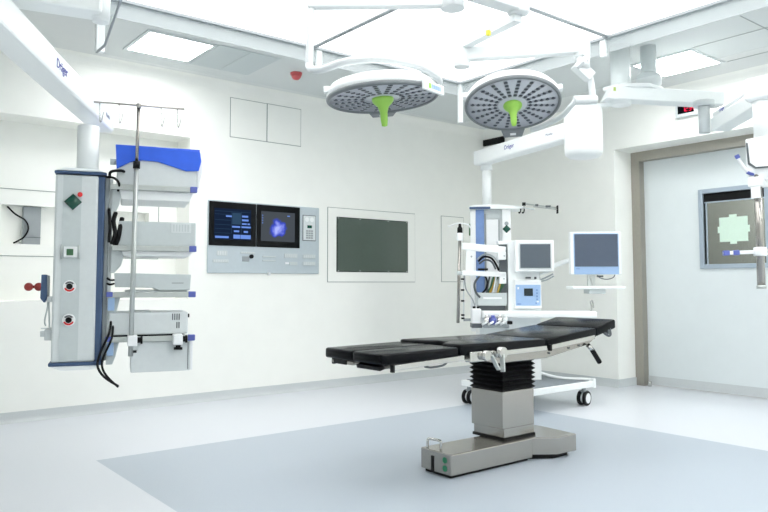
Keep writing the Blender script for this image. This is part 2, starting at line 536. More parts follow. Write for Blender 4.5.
for x0, x1, z0, z1, mm in ((.09, .20, .165, .215, 'grey'), (.05, .215, .10, .13, 'grey'), (.34, .5, .19, .21, 'grey'), (.36, .435, .115, .165, 'mgrey'), (.58, .73, .16, .175, 'grey'), (.58, .73, .12, .135, 'grey'),
                          (.83, .985, .16, .205, 'grey'), (.84, .885, .095, .115, 'softw'), (.89, .985, .085, .12, 'grey'), (1.05, 1.205, .16, .20, 'grey'), (1.05, 1.205, .085, .125, 'grey')):
    o = W().box(CX + x0, CX + x1, y - .006, y, CZ + z0, CZ + z1, .002, 1).done('control_block', mm)
    if x1 - x0 > .1:
        n = int((x1 - x0) / .024)
        for i in range(n):
            B(o, True).box(CX + x0 + .008 + i * .024, CX + x0 + .02 + i * .024, y - .0085, y - .006, CZ + z0 + .008, CZ + z1 - .006).done('button', 'lgrey')
W().cyl((CX + .455, y, CZ + .165), (CX + .455, y - .02, CZ + .165), .02).done('knob', 'black')
W().box(CX + .635, CX + .66, y - .03, y, CZ - .02, CZ + .01, .003).done('catch', 'softw')

# opening contents at far left: grey cover plate and loose cable
p = thing('wall_box', 'grey upright metal box inside the wall opening at far left', 'box', (1.42, RY + .08, NZ0))
B(p, True).box(1.352, 1.492, RY + .05, RY + .1, NZ0, NZ1 - .004, .003, 1).done('body', 'mgrey')
B(p, True).box(1.352, 1.492, RY + .046, RY + .05, NZ0 + .06, NZ0 + .064).done('lid_joint', 'dgrey')
solo('loose_cable', B().tube([(1.235, RY + .09, NZ1 - .01), (1.29, RY + .05, 1.69), (1.365, RY + .035, 1.64), (1.39, RY + .03, 1.57), (1.36, RY + .03, 1.50), (1.31, RY + .04, 1.46), (1.28, RY + .03, 1.444)], .007),
     'black', 'black cable dangling over the grey box in the wall opening', 'cable')

# red digit wall clock
p = thing('wall_clock', 'small white wall clock with red digits high above the steel door frame', 'clock', (XR, 3.55, 2.74))
B(p, True).box(XR - .05, XR, 3.43, 3.645, 2.735, 2.885, .004).done('case', 'lgrey')
B(p, True).box(XR - .053, XR - .05, 3.455, 3.62, 2.765, 2.845).done('display', 'glassblk')
def seg7(b, yc, zc, s, segs):
    h, wd, t_ = s, s * .5, s * .14
    S = {'a': (0, h, wd, t_), 'g': (0, 0, wd, t_), 'd': (0, -h, wd, t_)}
    for k in segs:
        if k in S:
            _, dz, ww, tt = S[k]
            b.box(XR - .0545, XR - .053, yc - ww, yc + ww, zc + dz - tt, zc + dz + tt)
        else:
            sy = {'b': -1, 'c': -1, 'e': 1, 'f': 1}[k]; sz = {'b': 1, 'c': -1, 'e': -1, 'f': 1}[k]
            b.box(XR - .0545, XR - .053, yc + sy * wd - t_, yc + sy * wd + t_, zc + (0 if sz > 0 else -h), zc + (h if sz > 0 else 0))
g = B(p, True)
for yc, ss in ((3.56, 'bc'), (3.53, 'abged'), (3.493, 'abcdg'), (3.468, 'bcfg')):
    seg7(g, yc, 2.805, .022, ss)
g.done('digits', 'reddig')

# ------------------------------------------------------------------ ceiling fixtures
def square_light(label, x0, x1, y0, y1):
    t = thing('ceiling_light', label, 'light', ((x0 + x1) / 2, (y0 + y1) / 2, ZC), group='square ceiling lights')
    fr = B(t, True)
    e = .028
    fr.box(x0 - e, x1 + e, y0 - e, y0, ZC - .012, ZC).box(x0 - e, x1 + e, y1, y1 + e, ZC - .012, ZC)
    fr.box(x0 - e, x0, y0, y1, ZC - .012, ZC).box(x1, x1 + e, y0, y1, ZC - .012, ZC)
    fr.done('frame', 'lgrey')
    B(t, True).box(x0, x1, y0, y1, ZC - .008, ZC).done('diffuser', 'lamp')
square_light('lit square ceiling light at upper left beside the grey ceiling panels', 1.935, 2.455, 5.33, 5.85)
square_light('lit square ceiling light at upper right above the wall clock', 5.64, 6.16, 2.97, 3.50)
for x0, y0, wh in ((1.3, .3, 'just ahead of the camera'), (3.5, .3, 'right of the camera'), (5.64, .3, 'by the right wall ahead of the camera'),
                   (5.64, -1.2, 'in the near right corner'), (1.3, -1.2, 'behind the camera'), (3.5, -1.2, 'behind the camera to the right')):
    square_light('added square fill light out of the picture, ' + wh, x0, x0 + .52, y0, y0 + .52)  # fill lights added outside the view to brighten the camera-facing walls
def ceil_panel(label, x0, x1, y0, y1):
    b = B().box(x0, x1, y0, y1, ZC - .006, ZC, .002, 1)
    return solo('ceiling_panel', b, 'grey', label, 'ceiling panel')
ceil_panel('grey ceiling panel just right of the left square ceiling light', 2.50, 2.78, 5.29, 5.91)
ceil_panel('grey ceiling panel nearest the red ceiling beacon', 2.786, 3.07, 5.29, 5.91)
g = B()
for x in (5.60, 6.2): g.box(x, x + .006, -.6, 2.93, ZC - .003, ZC)
for y_ in (2.35, 1.7): g.box(5.2, XR - .1, y_, y_ + .006, ZC - .003, ZC)
struct('trim_5', g, 'line')
p = thing('alarm_beacon', 'small red ceiling beacon left of the left surgical lamp', 'alarm', (3.40, 5.58, ZC - .07))
B(p, True).cyl((3.40, 5.58, ZC), (3.40, 5.58, ZC - .02), .055).done('base', 'red')
B(p, True).lathe([(.047, ZC - .02), (.042, ZC - .045), (.025, ZC - .062), (0, ZC - .068)], Matrix.Translation((3.40, 5.58, 0)), 24).done('dome', 'red')

# laminar flow canopy with luminous diffusers and acrylic skirt
KX0, KX1, KY0, KY1, KZ = 1.39, 4.756, 1.52, 4.80, 2.63
KMX, KMY = 3.08, 3.16
cp = thing('laminar_flow_canopy', 'huge glowing white ceiling canopy with clear hanging skirt above the operating table', 'ceiling canopy', (KMX, KMY, KZ))
Wc = lambda: B(cp, True)
for x0, x1 in ((KX0 + .03, KMX - .015), (KMX + .015, KX1 - .03)):
    for y0, y1 in ((KY0 + .03, KMY - .015), (KMY + .015, KY1 - .03)):
        Wc().box(x0, x1, y0, y1, 3.02, 3.045).done('light_diffuser', 'canopy')
Wc().box(KMX - .02, KMX + .02, KY0, KY1, 3.01, 3.048).done('cross_bar', 'mgrey')
Wc().box(KX0, KX1, KMY - .02, KMY + .02, 3.011, 3.048).done('cross_bar', 'mgrey')
for a in ((KX0, KX1, KY0, KY0 + .035), (KX0, KX1, KY1 - .035, KY1), (KX0, KX0 + .035, KY0 + .035, KY1 - .035), (KX1 - .035, KX1, KY0 + .035, KY1 - .035)):
    Wc().box(*a, 3.0, 3.048).done('edge_frame', 'mgrey')
for a in ((KX0, KX1, KY1, KY1 + .006), (KX1, KX1 + .006, KY0, KY1), (KX0, KX1, KY0 - .006, KY0)):
    Wc().box(*a, 2.895, 3.03).done('air_deflector', 'frost')
    Wc().box(*a, KZ, 2.895).done('skirt_sheet', 'acryl')
Wc().prism([(KY1, KZ), (KY1 - .17, KZ), (KY1 - .75, 3.03), (KY1, 3.03)], KX0 - .006, KX0, plane='yz').done('skirt_sheet', 'acryl')
g = Wc()
g.bar((KX0 - .004, KY1, KZ), (KX0 - .004, KY1 - .17, KZ), .012, .012).bar((KX0 - .004, KY1 - .17, KZ), (KX0 - .004, KY1 - .75, 3.03), .012, .012)
g.done('sheet_edge', 'mgrey')
for x, y_, dx, dy in ((KX1, KY1, .03, .03), (KX0 + .03, KY1, .045, .03)):
    Wc().box(x - dx, x + .01, y_ - dy, y_ + .01, KZ, 3.03, .003, 1).done('corner_post', 'white')
for x in (KMX + .03,):
    Wc().box(x, x + .05, KY1 - .02, KY1 + .012, 2.87, 3.02, .003, 1).done('skirt_bracket', 'white')
Wc().box(KX1 - .02, KX1 + .012, KMY + .02, KMY + .07, 2.87, 3.02, .003, 1).done('skirt_bracket', 'white')

# ------------------------------------------------------------------ left ceiling pendant with equipment shelves
L = thing('supply_pendant', 'left ceiling supply pendant, grey column with four shelves, nearest the camera', 'medical pendant', (1.105, 4.114, .628), 108)
ad = Vector((.488, .873, 0)).normalized(); an = Vector((.873, -.488, 0)).normalized()
fp = Vector((.872, 3.52, 2.10)) - .062 * an
a0, a1 = fp - 1.02 * ad, fp + 1.10 * ad
lower = B(L, True).bar(a0, a1, .124, .124, bev=.014).done('lower_arm', 'white')
tl = fp + .062 * an
text('Dr\u00e4ger', .062, tl - .035 * ad + .001 * an + Vector((0, 0, .005)), ad, (0, 0, 1), lower, 'ink')
text('Movita', .036, tl + .93 * ad + .001 * an + Vector((0, 0, .005)), ad, (0, 0, 1), lower, 'ginkm')
B(lower, True).bar(fp - .95 * ad + Vector((0, 0, .065)), fp - .12 * ad + Vector((0, 0, .065)), .10, .02, bev=.006).done('arm_cover', 'white')
tc_ = Vector((1.168, 4.160, 0))
cb = B(L, True)
cb.prism([(-.085, 2.05), (.085, 2.05), (.068, 1.965), (-.068, 1.965)], -.06, .06, .006, plane='xz')
cb.done('tube_collar', 'lgrey').data.transform(Matrix.Translation((.047, .055, 0)))
B(L, True).cyl((*tc_.xy, 1.72), (*tc_.xy, 1.99), .058, 32).done('drop_tube', 'white')
u0 = Vector((.91, 3.10, 0)); u1 = Vector((.28, 3.235, 0)); u2 = a0.copy(); u2.z = 0
B(L, True).bar((u0.x, u0.y, 2.31), (u1.x, u1.y, 2.31), .13, .13, bev=.014).done('upper_arm', 'white')
B(L, True).bar((u1.x, u1.y, 2.205), (u2.x, u2.y, 2.205), .12, .07, bev=.01).done('link_arm', 'white')
B(L, True).cyl((u1.x, u1.y, 2.16), (u1.x, u1.y, 2.38), .075, 32).done('elbow_joint', 'white')
B(L, True).cyl((u2.x, u2.y, 2.03), (u2.x, u2.y, 2.25), .07, 32).done('elbow_joint', 'white')
B(L, True).cyl((u0.x, u0.y, 2.222), (u0.x, u0.y, 3.0), .034, 32).cyl((u0.x, u0.y, 2.235), (u0.x, u0.y, 2.39), .037, 32).done('ceiling_shaft', 'white')
B(L, True).cyl((u0.x, u0.y, 2.98), (u0.x, u0.y, 3.05), .12, 32).done('ceiling_flange', 'white')

P = lambda par=L: B(par)
colm = P().box(-.112, .108, 0, .20, .672, 1.702, .012).done('column_body', 'lgrey')
P(colm).box(-.072, .022, -.003, .004, .68, 1.695).done('centre_strip', 'grey')
P().box(.102, .142, .008, .20, .672, 1.702, .01).done('corner_strip', 'navy')
P().box(.142, .166, .03, .19, .672, 1.702, .004).done('side_channel', 'mgrey')
P().box(.166, .184, .02, .06, .69, 1.69, .002).done('side_rail', 'lgrey')
P().box(-.118, .15, -.006, .206, 1.706, 1.722, .005).done('end_band', 'navy')
P().box(-.124, .15, -.006, .206, .652, .672, .006).done('end_band', 'navy')
P().prism([(-.112, 1.724), (.142, 1.724), (.10, 1.742), (-.07, 1.742)], 0, .20, .004, plane='xz').done('top_cap', 'white')
P().prism([(-.118, .652), (.142, .652), (.10, .628), (-.06, .628)], 0, .20, .004, plane='xz').done('bottom_cap', 'white')
gem = P(); gem.lathe([(.046, 0), (.046, .006), (.03, .018), (0, .02)], Matrix.Translation((-.021, -.003, 1.55)) @ Matrix.Rotation(PI / 2, 4, 'X'), 4)
gem.done('diamond_cover', 'dgreen')
P().cyl((.014, -.003, 1.592), (.014, -.014, 1.592), .013).done('indicator', 'red')
o = P().box(-.062, .008, -.014, -.002, 1.243, 1.303, .004).done('socket_box', 'softw')
P(o).box(-.046, -.012, -.018, -.014, 1.255, 1.29, .002).done('socket', 'cgreen')
for u in (-.07, .016): P().cyl((u, -.012, 1.235), (u, -.012, 1.312), .005).done('socket_rail', 'alu')
for z in (1.085, .902):
    o = P().cyl((-.027, 0, z), (-.027, -.012, z), .034, 32, bev=.003).done('gas_outlet', 'softw')
    Xf = Matrix.Translation((-.027, -.0125, z)) @ Matrix.Rotation(PI / 2, 4, 'X')
    def arc(b, r0, r1, t0, t1, n=14):
        pts = [(r1 * math.cos(t0 + (t1 - t0) * i / n), r1 * math.sin(t0 + (t1 - t0) * i / n)) for i in range(n + 1)]
        pts += [(r0 * math.cos(t1 - (t1 - t0) * i / n), r0 * math.sin(t1 - (t1 - t0) * i / n)) for i in range(n + 1)]
        return b.prism([(-.027 + x, z + y_) for x, y_ in pts], -.014, -.011, plane='xz')
    arc(P(o), .019, .028, PI * 1.12, PI * 1.88).done('red_ring', 'red')
    arc(P(o), .019, .027, PI * .2, PI * .8).done('grey_ring', 'dgrey')
    P(o).cyl((-.027, -.012, z), (-.027, -.017, z), .016).done('port', 'black')
# controls on the hidden left side that poke out
o = P().prism([(-.172, 1.15), (-.145, 1.15), (-.14, 1.02), (-.155, .995), (-.175, 1.02)], .04, .13, .004, plane='xz').done('brake_control', 'navy')
P(o).box(-.145, -.135, .045, .125, 1.03, 1.145, .002).done('control_face', 'mgrey')
P().tube([(-.14, .07, 1.03), (-.138, .05, .97), (-.15, .05, .90), (-.145, .06, .87)], .004).tube([(-.135, .07, 1.02), (-.13, .05, .95), (-.125, .05, .86)], .004).done('control_cable', 'grey')
for u in (-.235, -.185):
    P().ball((u, .06, 1.083), .023).cyl((u + .01, .06, 1.083), (u + .045, .06, 1.083), .008).done('brake_knob', 'drkred')
P().box(-.15, -.11, .05, .11, .79, .85, .003).box(-.172, -.15, .06, .10, .81, .842, .003).box(-.17, -.11, .07, .08, .852, .858).done('rail_stub', 'lgrey')
P().box(-.14, -.10, .03, .16, 1.0, 1.03).done('control_bracket', 'lgrey')
# shelves
def shelf(z, u0, under, capl):
    s = P().box(u0 + .02, .63, .01, .36, z - .012, z + .012, .003).done('shelf', 'lgrey')
    P(s).box(u0, .62, -.02, .004, z - .016, z + .014, .003).done('rail', 'alu')
    P(s).box(.602, .643, -.024, .008, z - .017, z + .017, .004).done('rail_end', 'vblue')
    if capl: P(s).box(u0 - .004, u0 + .03, -.024, .008, z - .012, z + .016, .004).done('rail_end', 'vblue')
    P(s).prism([(.166, z + .01), (u0 + .075, z + .01), (u0 + .05, z - .10), (.20, z - .14), (.166, z - .14)], .02, .034, .003, plane='xz').done('bracket', 'grey')
    if under:
        P(s).prism([(u0 + .05, z - .014), (.628, z - .014), (.605, z - under), (u0 + .06, z - under)], .005, .35, .006, plane='xz').done('tray_skirt', 'softw')
    return s
shelf(1.645, .168, .07, False)
shelf(1.300, .185, .045, False)
shelf(1.038, .165, 0, True)
s4 = shelf(.790, .165, 0, True)
dr = P(s4).box(.297, .618, .0, .30, .602, .772, .004).done('drawer', 'lgrey')
P(dr).box(.604, .608, -.003, .0, .61, .765).done('drawer_joint', 'dgrey')
P(s4).box(.618, .632, .0, .30, .605, .775, .003).done('drawer_side', 'softw')
for u in (.286, .528):
    c = P(s4).box(u - .01, u + .042, -.084, .0, .755, .815, .006).done('rail_clamp', 'softw')
    P(c).cyl((u + .042, -.03, .785), (u + .06, -.03, .785), .016).cyl((u + .06, -.03, .785), (u + .07, -.03, .785), .022).done('clamp_knob', 'black')
P(s4).cyl((.549, -.03, .757), (.549, -.03, .735), .014).cyl((.549, -.03, .738), (.549, -.03, .725), .024).done('clamp_knob', 'black')
for z in (.80, 1.05):
    P().box(.17, .205, -.006, .02, z - .10, z, .003).done('slide_label', 'pblue')
# hanging hoses of the pendant
P().tube([(.20, .05, 1.50), (.19, .0, 1.45), (.20, -.01, 1.38), (.185, .0, 1.32)], .012).tube([(.235, .04, 1.47), (.225, .0, 1.41), (.215, -.01, 1.35), (.2, .02, 1.31)], .013).tube([(.165, .02, 1.52), (.172, -.01, 1.42), (.168, .0, 1.33)], .008).done('hose', 'black')
P().tube([(.19, .02, .92), (.182, -.02, .83), (.145, -.03, .74), (.125, -.03, .655), (.16, -.03, .59), (.235, -.03, .535)], .0065).tube([(.2, .02, .90), (.195, -.02, .80), (.155, -.035, .70), (.15, -.03, .64), (.18, -.03, .585), (.235, -.028, .53)], .006).done('hose', 'black')
P().tube([(.165, .03, 1.70), (.17, -.02, 1.725), (.225, -.02, 1.735), (.25, .03, 1.73)], .008).tube([(.15, .02, 1.70), (.19, -.02, 1.69), (.215, -.02, 1.66), (.21, .0, 1.62)], .007).done('hose', 'black')

# devices on the shelves
S1 = thing('shelf_device', 'white medical device under a bright blue cover, topmost on the left pendant', 'medical device', TH[L.name] @ Vector((.43, .17, 1.0265)), 108, 'devices on the left pendant shelves')
def dev(label, u, v, z):
    o = thing('shelf_device', label, 'medical device', TH[L.name] @ Vector((u, v, z - .628)), 108)
    W0 = TH[L.name]
    b = lambda par=o: _DB(par)
    return o, b
class _DB(B):
    """part builder that takes the pendant's local coordinates"""
    def __init__(s, parent):
        super().__init__(parent)
        s.X = TH[root_of(parent).name].inverted() @ TH[L.name] @ Matrix.Translation((0, 0, -.628))
D_ = lambda par: _DB(par)
del S1['group']
d = D_(S1).box(.20, .642, .0, .33, 1.656, 1.872, .008).done('body', 'lgrey')
wave = [(.192, 1.884), (.40, 1.884), (.655, 1.872), (.664, 1.815), (.65, 1.757), (.58, 1.752), (.50, 1.775), (.42, 1.798), (.33, 1.802), (.27, 1.787), (.20, 1.745)]
D_(S1).prism(wave, -.014, .0, .004, plane='xz').box(.195, .655, -.006, .335, 1.872, 1.884, .003).done('blue_cover', 'blue', 'bright blue cover with a wavy lower edge')
D_(S1).prism([(.642, 1.66), (.655, 1.66), (.672, 1.75), (.672, 1.865), (.642, 1.872)], .0, .33, .003, plane='xz').done('end_cheek', 'softw')
D_(S1).cyl((.165, .03, 1.79), (.20, .03, 1.79), .017).done('knob', 'grey')
S2, b = dev('grey flat device with a pale vent label, second from top on the left pendant', .43, .17, 1.3125)
d = b().box(.217, .64, .0, .32, 1.3125, 1.453, .006).done('body', 'grey')
v = b(d).box(.50, .612, -.002, .002, 1.392, 1.448, .001).done('vent_plate', 'lgrey')
vb = b(v)
for i in range(6): vb.box(.512 + i * .016, .52 + i * .016, -.004, -.001, 1.40, 1.44)
vb.done('vent', 'grey')
S3, b = dev('slim grey device with sloping underside, third from top on the left pendant', .41, .17, 1.0505)
d = b().prism([(.20, 1.16), (.617, 1.152), (.612, 1.062), (.44, 1.060), (.41, 1.076), (.205, 1.080)], .0, .32, .004, plane='xz').done('body', 'grey')
b(d).box(.26, .60, .02, .3, 1.0505, 1.064, .002).done('foot', 'lgrey')
b(d).box(.51, .575, -.002, .001, 1.10, 1.106).done('lettering_bar', 'mgrey')
b(d).tube([(.165, .01, 1.13), (.18, -.01, 1.12), (.20, .01, 1.12)], .006).tube([(.165, .01, 1.10), (.18, -.01, 1.095), (.20, .01, 1.10)], .006).done('plug', 'black')
S4, b = dev('grey boxy device with dark vent slots, lowest on the left pendant', .39, .17, .8025)
d = b().box(.178, .603, .0, .33, .812, .937, .008).done('body', 'lgrey')
vb = b(d)
for i in range(4): vb.box(.515 + i * .012, .521 + i * .012, -.002, .002, .892, .928)
for i in (2, 3): vb.box(.515 + i * .012, .521 + i * .012, -.002, .002, .845, .88)
vb.done('vent', 'dgrey')
b(d).box(.2, .58, .02, .3, .8025, .813, .002).done('foot', 'black')
b(d).box(.30, .40, .0, .3, .936, .942, .002).done('lid', 'grey')
b(d).box(.603, .612, .01, .05, .905, .925).done('latch', 'black')

IV = thing('infusion_pole', 'thin steel infusion pole with four hooks clamped to the left pendant', 'IV pole', TH[L.name] @ Vector((.295, -.058, .075)), 108)
b = lambda par=IV: _DB(par)
b().cyl((.294, -.064, .70), (.3045, -.064, 1.78), .0135).done('tube', 'alu')
b().cyl((.3045, -.064, 1.775), (.31, -.064, 2.104), .0095).done('inner_tube', 'steel')
b().cyl((.304, -.064, 1.745), (.3048, -.064, 1.785), .019).done('collar', 'black')
br = b().tube([(.063, -.064, 2.104), (.558, -.064, 2.104)], .0055, smooth=0).cyl((.31, -.064, 2.088), (.31, -.064, 2.114), .013).done('hook_bar', 'steel')
for u in (.105, .205, .43, .52):
    b(br).tube([(u, -.064, 2.104), (u + .002, -.064, 2.03), (u + .004, -.064, 1.995), (u + .010, -.064, 2.0), (u + .022, -.064, 2.05)], .0032, smooth=2).done('hook', 'chrome')
b().cyl((.285, -.064, .725), (.325, -.064, .725), .007).done('set_screw', 'black')

# ------------------------------------------------------------------ operating table
T = thing('operating_table', 'black padded operating table on a steel pedestal in the middle of the grey floor', 'operating table', (3.38, 3.1, 0))
w = lambda par=T: B(par, True)
bs = w().box(2.822, 3.52, 2.942, 3.20, .018, .136, .005).prism([(3.50, 2.966), (3.54, 2.95), (3.66, 2.862), (3.845, 2.855), (3.87, 3.13), (3.86, 3.32), (3.67, 3.32), (3.50, 3.2)], .03, .136, .004).done('base', 'steel')
w(bs).box(2.84, 3.5, 2.965, 3.18, 0, .02).prism([(3.5, 3.0), (3.66, 2.9), (3.81, 2.9), (3.83, 3.28), (3.68, 3.28), (3.5, 3.18)], .0, .032).done('base_underside', 'black')
w(bs).tube([(2.845, 3.165, .13), (2.845, 3.165, .175), (2.85, 3.155, .188), (2.86, 3.08, .188), (2.862, 3.07, .175), (2.862, 3.07, .13)], .008).done('brake_loop', 'chrome')
w(bs).box(2.818, 2.824, 3.088, 3.108, .02, .105).done('slot', 'black')
for z in (.098, .052):
    w(bs).cyl((2.823, 2.995, z), (2.8195, 2.995, z), .0175).done('green_button', 'sgreen')
cl_ = w().box(3.33, 3.612, 3.004, 3.262, .15, .43, .004).box(3.315, 3.61, 3.0, 3.268, .205, .432, .004).done('column', 'steel')
w(cl_).box(3.325, 3.618, 2.998, 3.27, .134, .152, .002).done('column_seal', 'black')
bl = w()
n = 7
for i in range(n):
    z0 = .43 + i * .2 / n; h_ = .2 / n
    e = .004
    q = []
    for zz, gg in ((z0, -.008), (z0 + h_ / 2, .010), (z0 + h_, -.008)):
        q.append([(3.318 - gg, 3.0 - gg, zz), (3.606 + gg, 3.0 - gg, zz), (3.606 + gg, 3.266 + gg, zz), (3.318 - gg, 3.266 + gg, zz)])
    bl.hexa(q[0] + q[1]).hexa(q[1] + q[2])
bl.done('bellows', 'black')
# steel deck frame under the cushions
fr = w()
fr.prism([(2.86, .700), (3.58, .700), (4.10, .742), (4.13, .728), (4.06, .690), (3.62, .628), (3.16, .625), (3.0, .66), (2.86, .668)], 2.90, 3.35, .004, plane='xz')
fr.prism([(2.29, .676), (2.88, .690), (2.88, .668), (2.29, .655)], 2.90, 3.10, .003, plane='xz').prism([(2.29, .676), (2.88, .690), (2.88, .668), (2.29, .655)], 3.15, 3.35, .003, plane='xz')
fr.prism([(4.09, .745), (4.30, .79), (4.31, .775), (4.11, .725)], 2.93, 3.32, .003, plane='xz')
fr.done('deck_frame', 'steel')
for sgn, yr in ((-1, 2.855), (1, 3.385)):
    for x0, z0, x1, z1 in ((2.33, .664, 2.84, .684), (2.92, .688, 3.56, .698), (3.60, .70, 4.06, .742)):
        r_ = w().bar((x0, yr, z0), (x1, yr, z1), .012, .028, bev=.002).done('side_rail', 'chrome')
        k_ = w(r_)
        for t_ in (.25, .8):
            p_ = Vector((x0, yr, z0)).lerp(Vector((x1, yr, z1)), t_)
            k_.cyl((p_.x, yr, p_.z), (p_.x, yr - sgn * .06, p_.z), .009)
        k_.done('rail_spacer', 'chrome')
        w(r_).box(x0 - .012, x0 + .004, yr - .012, yr + .012, z0 - .022, z0 + .018, .003).done('rail_stop', 'black')
# cushions
def cushion(name, pts, z0, z1, x0, x1, t_, bev=.013):
    """outline pts (x,y), top height going z0->z1 from x0 to x1"""
    b = w()
    def fn(bm_):
        lo, hi = [], []
        for x, y_ in pts:
            zt = z0 + (z1 - z0) * (x - x0) / (x1 - x0)
            lo.append(bm_.verts.new((x, y_, zt - t_))); hi.append(bm_.verts.new((x, y_, zt)))
        n = len(pts)
        bm_.faces.new(lo); bm_.faces.new(hi)
        for i in range(n): bm_.faces.new((lo[i], lo[(i + 1) % n], hi[(i + 1) % n], hi[i]))
        bmesh.ops.recalc_face_normals(bm_, faces=bm_.faces)
        bmesh.ops.bevel(bm_, geom=list(bm_.edges), offset=bev, segments=3, profile=.5, affect='EDGES')
        for f_ in bm_.faces: f_.smooth = True
    b._add(fn)
    return b.done(name, 'leather')
R4 = lambda x0, x1, y0, y1: [(x0, y0), (x1, y0), (x1, y1), (x0, y1)]
cushion('leg_cushion', R4(2.262, 2.815, 2.865, 3.118), .737, .744, 2.26, 2.81, .056)
cushion('leg_cushion', R4(2.268, 2.815, 3.13, 3.392), .737, .744, 2.26, 2.81, .056)
cushion('seat_cushion', [(2.822, 2.86), (3.565, 2.86), (3.565, 3.395), (2.822, 3.395), (2.83, 3.24), (2.93, 3.17), (2.93, 3.08), (2.83, 3.02)], .757, .754, 2.82, 3.56, .066)
cushion('back_cushion', R4(3.575, 4.098, 2.862, 3.393), .754, .800, 3.575, 4.1, .064)
cushion('head_cushion', [(4.106, 2.868), (4.335, 2.872), (4.345, 2.9), (4.345, 3.35), (4.335, 3.385), (4.106, 3.388)], .803, .850, 4.106, 4.34, .062)
w().bar((2.27, 2.99, .66), (2.30, 2.99, .668), .2, .02).done('end_bumper', 'black')
w().bar((2.285, 3.27, .668), (2.31, 3.27, .672), .12, .03).done('end_bumper', 'black')
# clamps, levers, handles on the camera side
kc = w().box(2.88, 3.0, 2.84, 2.89, .655, .715, .006).cyl((2.99, 2.86, .69), (2.99, 2.81, .69), .028).cyl((3.11, 2.86, .70), (3.11, 2.80, .70), .032).box(3.0, 3.16, 2.845, 2.885, .668, .712, .006).done('rail_clamp', 'chrome')
w(kc).bar((3.02, 2.815, .69), (3.065, 2.80, .605), .012, .028, up=(0, 1, 0), bev=.003).done('clamp_lever', 'alu')
w(kc).bar((3.105, 2.81, .69), (3.095, 2.795, .592), .012, .03, up=(0, 1, 0), bev=.003).done('clamp_lever', 'alu')
w().cyl((4.03, 2.885, .688), (4.062, 2.875, .656), .016).done('handle_collar', 'chrome')
w().cyl((4.058, 2.876, .66), (4.132, 2.866, .566), .0165, bev=.006).done('hand_grip', 'black')
w().tube([(4.20, 2.875, .762), (4.235, 2.865, .742), (4.26, 2.866, .752), (4.27, 2.88, .79)], .009).box(4.235, 4.26, 2.868, 2.9, .752, .782, .003).done('head_latch', 'dgrey')
w().tube([(2.56, 2.87, .655), (2.60, 2.862, .648), (2.68, 2.862, .652), (2.72, 2.87, .662)], .006).done('release_bar', 'dgrey')
for x in (3.64, 3.84, 3.95):
    w().cyl((x, 2.9, .655 + (x - 3.6) * .1), (x, 2.892, .655 + (x - 3.6) * .1), .006).done('frame_bolt', 'dgrey')


# ------------------------------------------------------------------ anaesthesia machine
A = thing('anesthesia_machine', 'white anaesthesia machine on a low wheeled platform behind the operating table', 'anaesthesia machine', (5.091, 4.336, 0), 130)
a = lambda par=A: B(par)
aw = lambda par=A: B(par, True)
pf = aw().prism([(4.56, 3.90), (5.535, 3.90), (5.565, 4.68), (4.66, 4.72)], .163, .215, .006).done('platform', 'white')
aw(pf).prism([(4.59, 3.935), (5.505, 3.935), (5.53, 4.65), (4.70, 4.69)], .212, .219).done('platform_mat', 'mat_grey')
aw(pf).box(5.512, 5.548, 3.893, 3.93, .155, .238, .004).done('corner_post', 'white')
aw(pf).tube([(5.24, 4.60, .31), (5.285, 4.42, .285), (5.37, 4.20, .232), (5.50, 4.0, .225), (5.53, 3.93, .225)], .014).done('platform_rail', 'white')
for x, y_ in ((5.45, 3.955), (4.66, 3.97), (4.70, 4.66), (5.47, 4.60)):
    ax = Vector((.15, -.99, 0)).normalized()
    c = Vector((x, y_, .067))
    ca = aw().cyl((x, y_, .12), (x, y_, .166), .02).box(x - .03, x + .03, y_ - .03, y_ + .03, .115, .135, .004).done('castor', 'mgrey')
    for s_ in (-1, 1):
        wh = aw(ca).cyl(c + ax * s_ * .012, c + ax * s_ * .042, .066, 28, bev=.008).done('wheel', 'black')
        wh.parent = ca
    aw(ca).cyl(c - ax * .0435, c + ax * .0435, .045, 28).done('wheel_disc', 'softw')
body = a().box(-.14, .155, .0, .40, .214, 1.495, .008).box(-.40, -.14, .08, .40, .214, .89, .006).done('cabinet', 'white')
m1 = a().box(-.085, .268, -.085, -.0, 1.205, 1.492, .008).done('monitor', 'white')
a(m1).box(-.052, .246, -.088, -.083, 1.225, 1.468, .003).done('screen_frame', 'lgrey')
a(m1).box(-.04, .234, -.091, -.086, 1.238, 1.456).done('screen', 'lcd')
vp = a().box(-.088, .158, -.04, .02, .868, 1.13, .006).done('control_panel', 'softw')
a(vp).box(-.078, .148, -.044, -.038, .895, 1.085, .004).done('panel_face', 'pblue')
a(vp).box(-.002, .078, -.048, -.043, .985, 1.052, .002).done('readout', 'lcddark')
kb_ = a(vp)
for i in range(4): kb_.box(.108, .122, -.047, -.043, .945 + i * .028, .96 + i * .028)
kb_.box(-.065, -.03, -.047, -.043, .905, .915).box(.10, .112, -.047, -.043, .91, .925)
kb_.done('keys', 'colblue')
a(vp).box(-.062, -.048, -.047, -.043, 1.045, 1.065).box(.112, .13, -.047, -.043, .925, .938).done('white_key', 'softw')
a().box(.02, .065, -.03, .0, 1.142, 1.158).box(.10, .115, -.03, .0, 1.138, 1.158).done('port', 'dgrey')
a().tube([(.155, .0, 1.13), (.20, -.02, 1.15), (.27, -.02, 1.185)], .007).tube([(.155, .0, 1.115), (.21, -.02, 1.13), (.275, -.02, 1.165)], .006).done('sample_tube', 'mgrey')
a().tube([(.15, .0, 1.18), (.19, -.03, 1.195), (.245, -.03, 1.215)], .012).done('hose_connector', 'softw')
wt = a().box(-.40, .62, -.19, .10, .788, .848, .016, 3).done('worktop', 'white')
